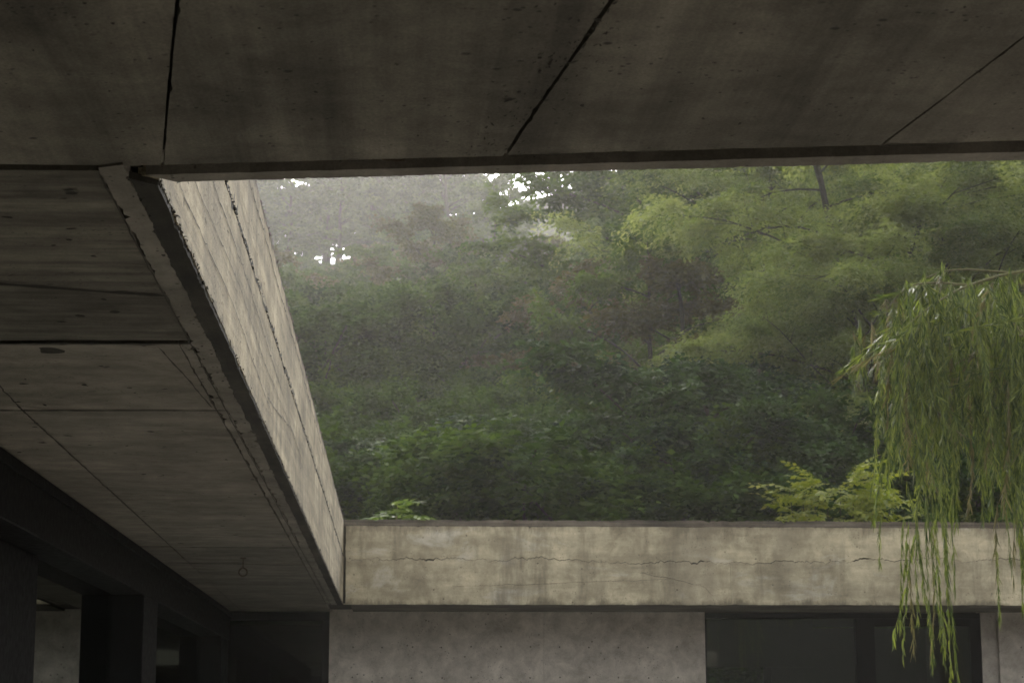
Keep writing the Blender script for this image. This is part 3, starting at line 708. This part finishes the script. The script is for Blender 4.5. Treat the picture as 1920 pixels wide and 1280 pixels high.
T('tall', 490, 330, 240, 'misty tree mostly hidden behind the left roof face', GR, wide=1.2)

# ---- woods and undergrowth that read as one mass: geometry-node scatter of the crowns
def scatter(name, key, pts, rots, scls, label):
    me = bpy.data.meshes.new(name); me.from_pydata([tuple(p) for p in pts], [], [])
    a = me.attributes.new('rot', 'FLOAT_VECTOR', 'POINT'); a.data.foreach_set('vector', np.asarray(rots, np.float32).ravel())
    a = me.attributes.new('scl', 'FLOAT_VECTOR', 'POINT'); a.data.foreach_set('vector', np.asarray(scls, np.float32).ravel())
    o = bpy.data.objects.new(name, me); COL.objects.link(o); tag(o, label, None, None, 'stuff')
    src = {k: next(x for x in bpy.data.objects if x.data == PROTO[key][k]) for k in (0, 1)}
    ng = bpy.data.node_groups.new(name, 'GeometryNodeTree')
    ng.interface.new_socket('Geometry', in_out='INPUT', socket_type='NodeSocketGeometry'); ng.interface.new_socket('Geometry', in_out='OUTPUT', socket_type='NodeSocketGeometry')
    gi = ng.nodes.new('NodeGroupInput'); go = ng.nodes.new('NodeGroupOutput'); j = ng.nodes.new('GeometryNodeJoinGeometry')
    for k in (0, 1):
        oi = ng.nodes.new('GeometryNodeObjectInfo'); oi.inputs['Object'].default_value = src[k]; oi.inputs['As Instance'].default_value = True
        ip = ng.nodes.new('GeometryNodeInstanceOnPoints')
        r = ng.nodes.new('GeometryNodeInputNamedAttribute'); r.data_type = 'FLOAT_VECTOR'; r.inputs['Name'].default_value = 'rot'
        s = ng.nodes.new('GeometryNodeInputNamedAttribute'); s.data_type = 'FLOAT_VECTOR'; s.inputs['Name'].default_value = 'scl'
        e2r = ng.nodes.new('FunctionNodeEulerToRotation')
        ng.links.new(r.outputs['Attribute'], e2r.inputs[0]); ng.links.new(e2r.outputs[0], ip.inputs['Rotation']); ng.links.new(s.outputs['Attribute'], ip.inputs['Scale'])
        ng.links.new(gi.outputs[0], ip.inputs['Points']); ng.links.new(oi.outputs['Geometry'], ip.inputs['Instance']); ng.links.new(ip.outputs[0], j.inputs[0])
    ng.links.new(j.outputs[0], go.inputs[0])
    md = o.modifiers.new('scatter', 'NODES'); md.node_group = ng
    return o
def scatter_zone(name, key, n, ufun, ymin, ymax, sc, label, seed, sink=.2, minsep=1.2):
    rg = np.random.RandomState(seed); P = []; tries = 0
    while len(P) < n and tries < n*30:
        tries += 1
        Y = ymin+(ymax-ymin)*rg.rand(); u = ufun(rg); x = at(u, 600, Y).x
        if any((x-q[0])**2+(Y-q[1])**2 < minsep**2 for q in P[-160:]): continue
        P.append((x, Y, float(terrain(x, Y))-sink))
    n = len(P)
    R_ = np.stack([rg.normal(0, .06, n), rg.normal(0, .06, n), rg.uniform(0, 6.28, n)], 1); s = rg.uniform(*sc, n); S_ = np.stack([s*1.1, s*1.1, s*rg.uniform(.8, 1.2, n)], 1)
    return scatter(name, key, P, R_, S_, label)
full = lambda rg: rg.uniform(380, 2150)
scatter_zone('undergrowth', 'bush', 360, full, 34, 66, (.8, 1.7), 'dense low undergrowth covering the lower slope', 21, minsep=1.0)
scatter_zone('undergrowth', 'bush', 330, full, 62, 116, (1.2, 2.3), 'misty undergrowth on the upper slope', 22, minsep=1.7)
notch = lambda rg: rg.uniform(380, 850) if rg.rand() < .4 else rg.uniform(1130, 2150)
scatter_zone('undergrowth', 'bush', 420, full, 112, 252, (1.1, 1.9), 'misty undergrowth along the skyline', 26, minsep=3)
scatter_zone('woodland', 'mid', 110, full, 60, 120, (.5, 1.0), 'hazy woodland filling the middle of the slope', 23, minsep=2.8)
scatter_zone('woodland', 'mid', 200, notch, 115, 195, (.7, 1.2), 'hazy woodland on the upper slope', 28, minsep=4)
scatter_zone('woodland', 'mid', 150, lambda rg: rg.uniform(1190, 2200), 66, 190, (1.0, 1.9), 'hazy woodland behind the acacias', 24, minsep=3)
scatter_zone('woodland', 'olive', 90, notch, 100, 190, (.8, 1.3), 'brownish misty woodland on the upper slope', 27, minsep=3)
scatter_zone('woodland', 'tall', 42, lambda rg: rg.uniform(330, 890), 212, 252, (1.3, 2.0), 'misty line of thin-trunked trees along the skyline', 25, minsep=3.2)

# ------------------------------------------------------------------ yellow-green shrub and bright sprout behind the far roof edge
def spray_mesh(seed, n, L, leaf, arch, mat, stemr=.006):
    rg = np.random.RandomState(seed); t = (np.arange(n)+1)/n
    P = np.stack([t*L, np.zeros(n), L*(.35*t-arch*t*t)], 1)
    tang = unit(np.stack([np.ones(n), np.zeros(n), .35-2*arch*t], 1)); sgn = np.where(np.arange(n) % 2, 1., -1.)
    D = unit(tang*.6+np.stack([0*t, sgn*.9, -.25+0*t], 1)+rg.normal(0, .15, (n, 3)))
    D[-1] = tang[-1]
    V, F = leaf_cloud(P, D, leaf[0]*rg.uniform(.8, 1.15, n), leaf[1]*rg.uniform(.85, 1.1, n), rg, .2, .25)
    k = len(V); R = stemr*(1.1-t)
    SV = []; SF = []
    for i in range(n):
        p = P[i]; SV += [p+[0, R[i], 0], p-[0, R[i], 0], p+[0, 0, R[i]*1.5]]
        if i:
            a = k+3*(i-1); b = k+3*i
            SF += [(a, a+1, b+1, b), (a+1, a+2, b+2, b+1), (a+2, a, b, b+2)]
    V = np.concatenate([V, np.array(SV)]); F = np.concatenate([F, np.array(SF)])
    tint = np.concatenate([np.repeat(rg.rand(n), 4), np.full(len(SV), .4)])
    return npmesh('leaf_spray', V, F, mat, tint)
ys = at(1560, 985, 31.5)
sh = thing('shrub', (ys.x, 31.5, -.25), 'yellow-green pinnate shrub just above the far roof edge, left of the willow', 'shrub', 'low plants along the far roof edge')
sm = [spray_mesh(100+k, 13, .42+.07*k, (.14, .085), .45, M['leaf_yellow']) for k in range(5)]
rg = random.Random(8)
for k in range(200):
    u = rg.gauss(1572, 62); vtop = 886 + abs(u-1585)*.38 + rg.uniform(0, 100)
    p = at(u, vtop, 31.5+rg.uniform(-1.0, .9)); o = bpy.data.objects.new('leaf_spray', sm[k % 5]); COL.objects.link(o); o.parent = sh
    o.location = p - sh.location; o.rotation_euler = (rg.gauss(0, .3), rg.uniform(-.7, .3), PI*(u < 1560)+rg.gauss(0, .9)); q = rg.uniform(.6, 1.0); o.scale = (q, q, q)
bm = bmesh.new()
for k in range(9):
    u = 1480+k*24; p = at(u, 935+rg.uniform(-20, 20), 31.5)-Vector((0, 0, 0)); tube(bm, [(ys.x+rg.uniform(-.2, .2), 31.5, -.2), (p.x*.5+ys.x*.5, 31.5+rg.uniform(-.3, .3), 2.2), (p.x, 31.5, p.z)], [.03, .018, .006], 5)
meshobj('stem', bm, M['bark'], sh)
ps = at(742, 985, 24.3)
sp = thing('seedling', (ps.x, 24.3, 3.955), 'bright green sprout with drooping compound leaves, at the left end above the far roof edge', 'plant', 'low plants along the far roof edge')
bmm = [spray_mesh(200+k, 11, .42, (.15, .062), .62, M['leaf_bright'], .005) for k in range(3)]
for k in range(13):
    az = k*2.4; hgt = .06+.16*(k % 4)/3
    o = bpy.data.objects.new('leaf_spray', bmm[k % 3]); COL.objects.link(o); o.parent = sp; o.location = (rg.gauss(0, .05), rg.gauss(0, .03), hgt); o.rotation_euler = (rg.gauss(0, .15), -.35+rg.gauss(0, .15), az); q = rg.uniform(.75, 1.0); o.scale = (q,)*3
bm = bmesh.new(); tube(bm, [(ps.x, 24.3, 3.955), (ps.x+.02, 24.3, 4.25)], [.012, .005], 5); meshobj('stem', bm, M['stem'], sp)
# weeds in the roof soil beside it
wd = thing('weed_patch', (ps.x+.6, 24.1, 3.955), 'low green weeds growing on the roof right of the bright sprout', 'plant', 'low plants along the far roof edge')
for k in range(22):
    o = bpy.data.objects.new('leaf_spray', bmm[k % 3]); COL.objects.link(o); o.parent = wd; u = rg.choice([rg.uniform(640, 700), rg.uniform(770, 850)])
    p = at(u, 982, 24.1); o.location = (p.x-wd.location.x, rg.uniform(-.3, .3), p.z-3.98+rg.uniform(-.05, .0)); o.rotation_euler = (0, -.6+rg.gauss(0, .3), rg.uniform(0, 6.28)); q = rg.uniform(.25, .4); o.scale = (q,)*3
M['roofsoil'] = plain('roof_soil', (.05, .045, .03), .95, .4, 6, bump=.5)
bm = bmesh.new(); box(bm, -8.9, 15.9, YF+.45, 28.7, ZT-.028, ZT-.03+.05); meshobj('roof_soil', bm, M['roofsoil'], far)

# ------------------------------------------------------------------ willow at the right
YWL = 18.0
wl = thing('willow_tree', (8.6, YWL+.4, 0), 'weeping willow at the right, green fronds trailing down over the far roof edge', 'tree')
bm = bmesh.new()
tube(bm, [(8.6, 18.4, 0), (8.55, 18.35, 1.5), (8.3, 18.3, 3.2), (7.9, 18.2, 4.6), (7.5, 18.1, 5.6)], [.26, .22, .19, .14, .09], 9)
def poly(pts): return [tuple(at(u, v, Y)) for u, v, Y in pts]
limbs = [poly([(2350, 560, 18.2), (2120, 490, 18.1), (1920, 508, 18.0), (1810, 538, 17.9), (1745, 575, 17.8), (1690, 622, 17.7), (1655, 680, 17.6)]),
         poly([(2300, 700, 18.2), (2080, 600, 18.3), (1920, 628, 18.3), (1830, 662, 18.4), (1770, 700, 18.4), (1735, 745, 18.4)]),
         poly([(2350, 560, 18.2), (2150, 520, 18.7), (1990, 535, 18.8), (1850, 532, 19.0), (1770, 540, 19.1), (1715, 580, 19.2)]),
         poly([(1820, 535, 17.9), (1750, 530, 18.1), (1700, 540, 18.3), (1665, 580, 18.5), (1645, 640, 18.6)]),
         poly([(1900, 512, 18.0), (1800, 505, 18.2), (1740, 520, 18.4), (1700, 555, 18.6), (1680, 600, 18.7)]),
         poly([(2300, 700, 18.2), (2150, 720, 17.7), (2010, 770, 17.5), (1935, 820, 17.5), (1890, 880, 17.4)])]
def smooth_path(P, n=5):
    P = [Vector(p) for p in P]; out = []
    for i in range(len(P)-1):
        a, b, c, d = P[max(0, i-1)], P[i], P[i+1], P[min(len(P)-1, i+2)]
        for k in range(n):
            t = k/n; out.append(.5*((2*b)+(c-a)*t+(2*a-5*b+4*c-d)*t*t+(3*b-a-3*c+d)*t**3))
    return out+[P[-1]]
for i, lb in enumerate(limbs):
    b2 = bmesh.new(); pth = smooth_path(lb); tube(b2, pth, [(.024 if i in (0, 1, 5) else .010)*(1-j/len(pth))**1.5+.003 for j in range(len(pth))], 7)
    meshobj('branch', b2, M['stem'], wl, True)
tube(bm, [(7.9, 18.2, 4.6), limbs[1][0]], [.1, .08], 7); tube(bm, [(7.5, 18.1, 5.6), limbs[0][0]], [.09, .085], 7)
meshobj('trunk', bm, M['bark'], wl, True)

def frond_path(L, seed, n):
    rg = np.random.RandomState(seed); p = np.zeros(3); d = np.array([rg.normal()*.18, rg.normal()*.18, -.75]); out = [p.copy()]
    for i in range(n):
        d = unit(d*.82+np.array([rg.normal()*.045, rg.normal()*.045, -.22])); p = p+d*L/n; out.append(p.copy())
    return np.array(out)
LEAFL = (.10, .0115)
def frond_leaf_dirs(path, seed, dens):
    rg = np.random.RandomState(seed+500); L = np.linalg.norm(np.diff(path, axis=0), axis=1).sum(); n = int(L*dens)
    t = np.sort(rg.rand(n))*(len(path)-1.001); i = t.astype(int); P = path[i]+(path[i+1]-path[i])*(t-i)[:, None]
    T_ = unit(path[i+1]-path[i]); az = rg.uniform(0, 2*PI, n)
    side = np.stack([np.cos(az), np.sin(az), rg.normal(.1, .25, n)], 1)
    D = unit(T_*.8+side*rg.uniform(.12, .75, n)[:, None]+np.array([0, 0, -.6]))
    return P, D, rg
def stem_geo(path, r, off):
    SV = []; SF = []
    n = len(path)
    for i in range(n):
        q = r*(1-.7*i/n); SV += [path[i]+[q, 0, 0], path[i]+[-q*.5, q*.87, 0], path[i]+[-q*.5, -q*.87, 0]]
        if i: a = off+3*(i-1); b = off+3*i; SF += [(a, a+1, b+1, b), (a+1, a+2, b+2, b+1), (a+2, a, b, b+2)]
    return SV, SF
def leafpts(P, D, rg, L=LEAFL):
    n = len(P); LL = L[0]*rg.uniform(.6, 1.25, n); W = L[1]*rg.uniform(.75, 1.3, n)
    S, U = frames(D); a = rg.uniform(0, PI, n)[:, None]; S = S*np.cos(a)+U*np.sin(a)
    bend = np.zeros((n, 3)); bend[:, 2] = -1; bend += rg.normal(0, .5, (n, 3))
    q = []
    for t, w_ in ((0, .15), (.35, 1), (.7, .75)):
        c = P+D*(LL*t)[:, None]+bend*(LL*.22*t*t)[:, None]; q += [c+S*(W*w_*.5)[:, None], c-S*(W*w_*.5)[:, None]]
    tip = P+D*LL[:, None]*.98+bend*(LL*.22)[:, None]
    q += [tip+S*.0006, tip-S*.0006]
    V = np.stack(q, 1).reshape(-1, 3); b = np.arange(n)[:, None]*8
    F = np.concatenate([b+np.array([0, 1, 3, 2]), b+np.array([2, 3, 5, 4]), b+np.array([4, 5, 7, 6])], 0)
    return V, F
def frond_mesh(L, seed, dens=62, with_leaves=True):
    path = frond_path(L, seed, max(6, int(L*7)))
    if with_leaves:
        P, D, rg = frond_leaf_dirs(path, seed, dens); V, F = leafpts(P, D, rg); tint = np.repeat(rg.rand(len(P))**1.2, 8)
    else: V = np.zeros((0, 3)); F = np.zeros((0, 4), int); tint = np.zeros(0)
    SV, SF = stem_geo(path, .0035, len(V))
    V = np.concatenate([V, np.array(SV)]); F = np.concatenate([F, np.array(SF)]); tint = np.concatenate([tint, np.full(len(SV), .35)])
    return npmesh('frond', V, F, M['leaf_willow'], tint), path
FR = {}
for L in (.5, .9, 1.4, 1.9, 2.4):
    FR[L] = [frond_mesh(L, int(L*100)+k, 80)[0] for k in range(6)]
    for k in ((5,) if L < 1 else ()): FR[L][k].materials.clear(); FR[L][k].materials.append(M['leaf_willow_dry'])
def put_frond(p, L, rg, tilt=.08):
    key = min(FR, key=lambda q: abs(q-L)); o = bpy.data.objects.new('frond', rg.choice(FR[key])); COL.objects.link(o); o.parent = wl
    o.location = Vector(p)-wl.location; o.rotation_euler = (rg.gauss(0, tilt), rg.gauss(0, tilt), rg.uniform(0, 6.28)); s = L/key; o.scale = (1, 1, s)
    return o
def lenpx(v0, v1): return (v1-v0)/213.
rg = random.Random(12)
for i in range(150):
    u = 1668+rg.random()*340
    vtop = 535 + max(0, 1745-u)*.75*rg.uniform(.8, 1.05) - 15 + rg.random()**1.3*260
    vbot = rg.uniform(840, 990) if rg.random() < .7 else rg.uniform(700, 860)
    if u > 1860: vbot += rg.uniform(0, 60)
    if vbot-vtop < 60: continue
    put_frond(at(u, vtop, YWL+rg.uniform(-.7, 1.0)), lenpx(vtop, vbot), rg)
for lb, n_ in zip(limbs, (44, 26, 38, 20, 24, 12)):      # fronds springing from the limbs themselves
    for i in range(n_):
        f = rg.uniform(1.2, len(lb)-1.01); k = int(f); a = Vector(lb[k]); p = a+(Vector(lb[k+1])-a)*(f-k)+Vector((rg.gauss(0, .05), rg.gauss(0, .12), rg.uniform(-.02, .10)))
        L_ = rg.uniform(.3, 1.4); put_frond(p, L_, rg, .55 if L_ < .75 else .12)
for i in range(60):     # short sprays leaning all ways in the upper part
    u = rg.uniform(1690, 1960); put_frond(at(u, 520+max(0, 1740-u)*.9+rg.random()*240, YWL+rg.uniform(-.8, .8)), rg.uniform(.3, .8), rg, .6)
for i in range(12):     # short wisps at the left tips
    u = rg.uniform(1590, 1700); vt = 545+abs(u-1700)*.5+rg.uniform(0, 60)
    put_frond(at(u, vt, 19.2+rg.uniform(-.3, .3)), rg.uniform(.35, .8), rg)
for u, v0, v1 in ((1385/2+960, 960, 1058), (1700, 900, 1130), (1712, 940, 1190), (1742, 880, 1175), (1725, 860, 1245), (1765, 930, 1110), (1770, 940, 1270), (1782, 960, 1100), (1735, 930, 1248), (1755, 860, 1080), (1718, 980, 1165), (1748, 990, 1232),
                  (1880, 930, 1060), (1902, 930, 1120), (1915, 900, 1135), (1870, 940, 1075), (1925, 920, 1150), (1908, 950, 1090), (1868, 1000, 1165), (1705, 1010, 1215), (1697, 960, 1180)):
    q = put_frond(at(u, v0, YWL-.3+rg.uniform(-.25, .25)), lenpx(v0, v1)*1.0, rg, .03); q.scale = (.6, .6, q.scale[2])
# front fronds whose leaves can be told apart: each leaf its own piece
lv = []
for k in range(4):
    V, F = leafpts(np.zeros((1, 3)), np.array([[1., 0, 0]]), np.random.RandomState(k), (.115, .015))
    lv.append(npmesh('leaf', V, F, M['leaf_willow'], np.full(8, .2+.25*k)))
nleaf = 0
for k, (u, v0, v1) in enumerate(((1722, 985, 1235), (1704, 975, 1200), (1770, 985, 1262), (1745, 985, 1215), (1906, 985, 1130))):
    L = lenpx(v0, v1); me, path = frond_mesh(L, 900+k, with_leaves=False)
    o = bpy.data.objects.new('frond', me); COL.objects.link(o); o.parent = wl; o.location = at(u, v0, YWL-.65)-wl.location
    P, D, rr = frond_leaf_dirs(path, 900+k, 50)
    for p, d in zip(P, D):
        if nleaf >= 296: break
        q = bpy.data.objects.new('leaf', lv[nleaf % 4]); COL.objects.link(q); q.parent = o; q.location = Vector(p); q.rotation_euler = Vector(d).to_track_quat('X', 'Z').to_euler(); nleaf += 1

# ------------------------------------------------------------------ mist
bm = bmesh.new(); box(bm, -172, 232, -62, 432, -3, 118)
hz = bpy.data.meshes.new('haze'); bm.to_mesh(hz); bm.free()
s_ = N('mist'); pv = s_.n('ShaderNodeVolumePrincipled'); pv.inputs['Color'].default_value = (.91, .90, .85, 1); pv.inputs['Density'].default_value = HAZE_DENSITY
pv.inputs['Anisotropy'].default_value = .68
s_.l(pv.outputs[0], s_.out.inputs['Volume']); hz.materials.append(s_.m)
ho = bpy.data.objects.new('haze', hz); COL.objects.link(ho); ho['kind'] = 'stuff'
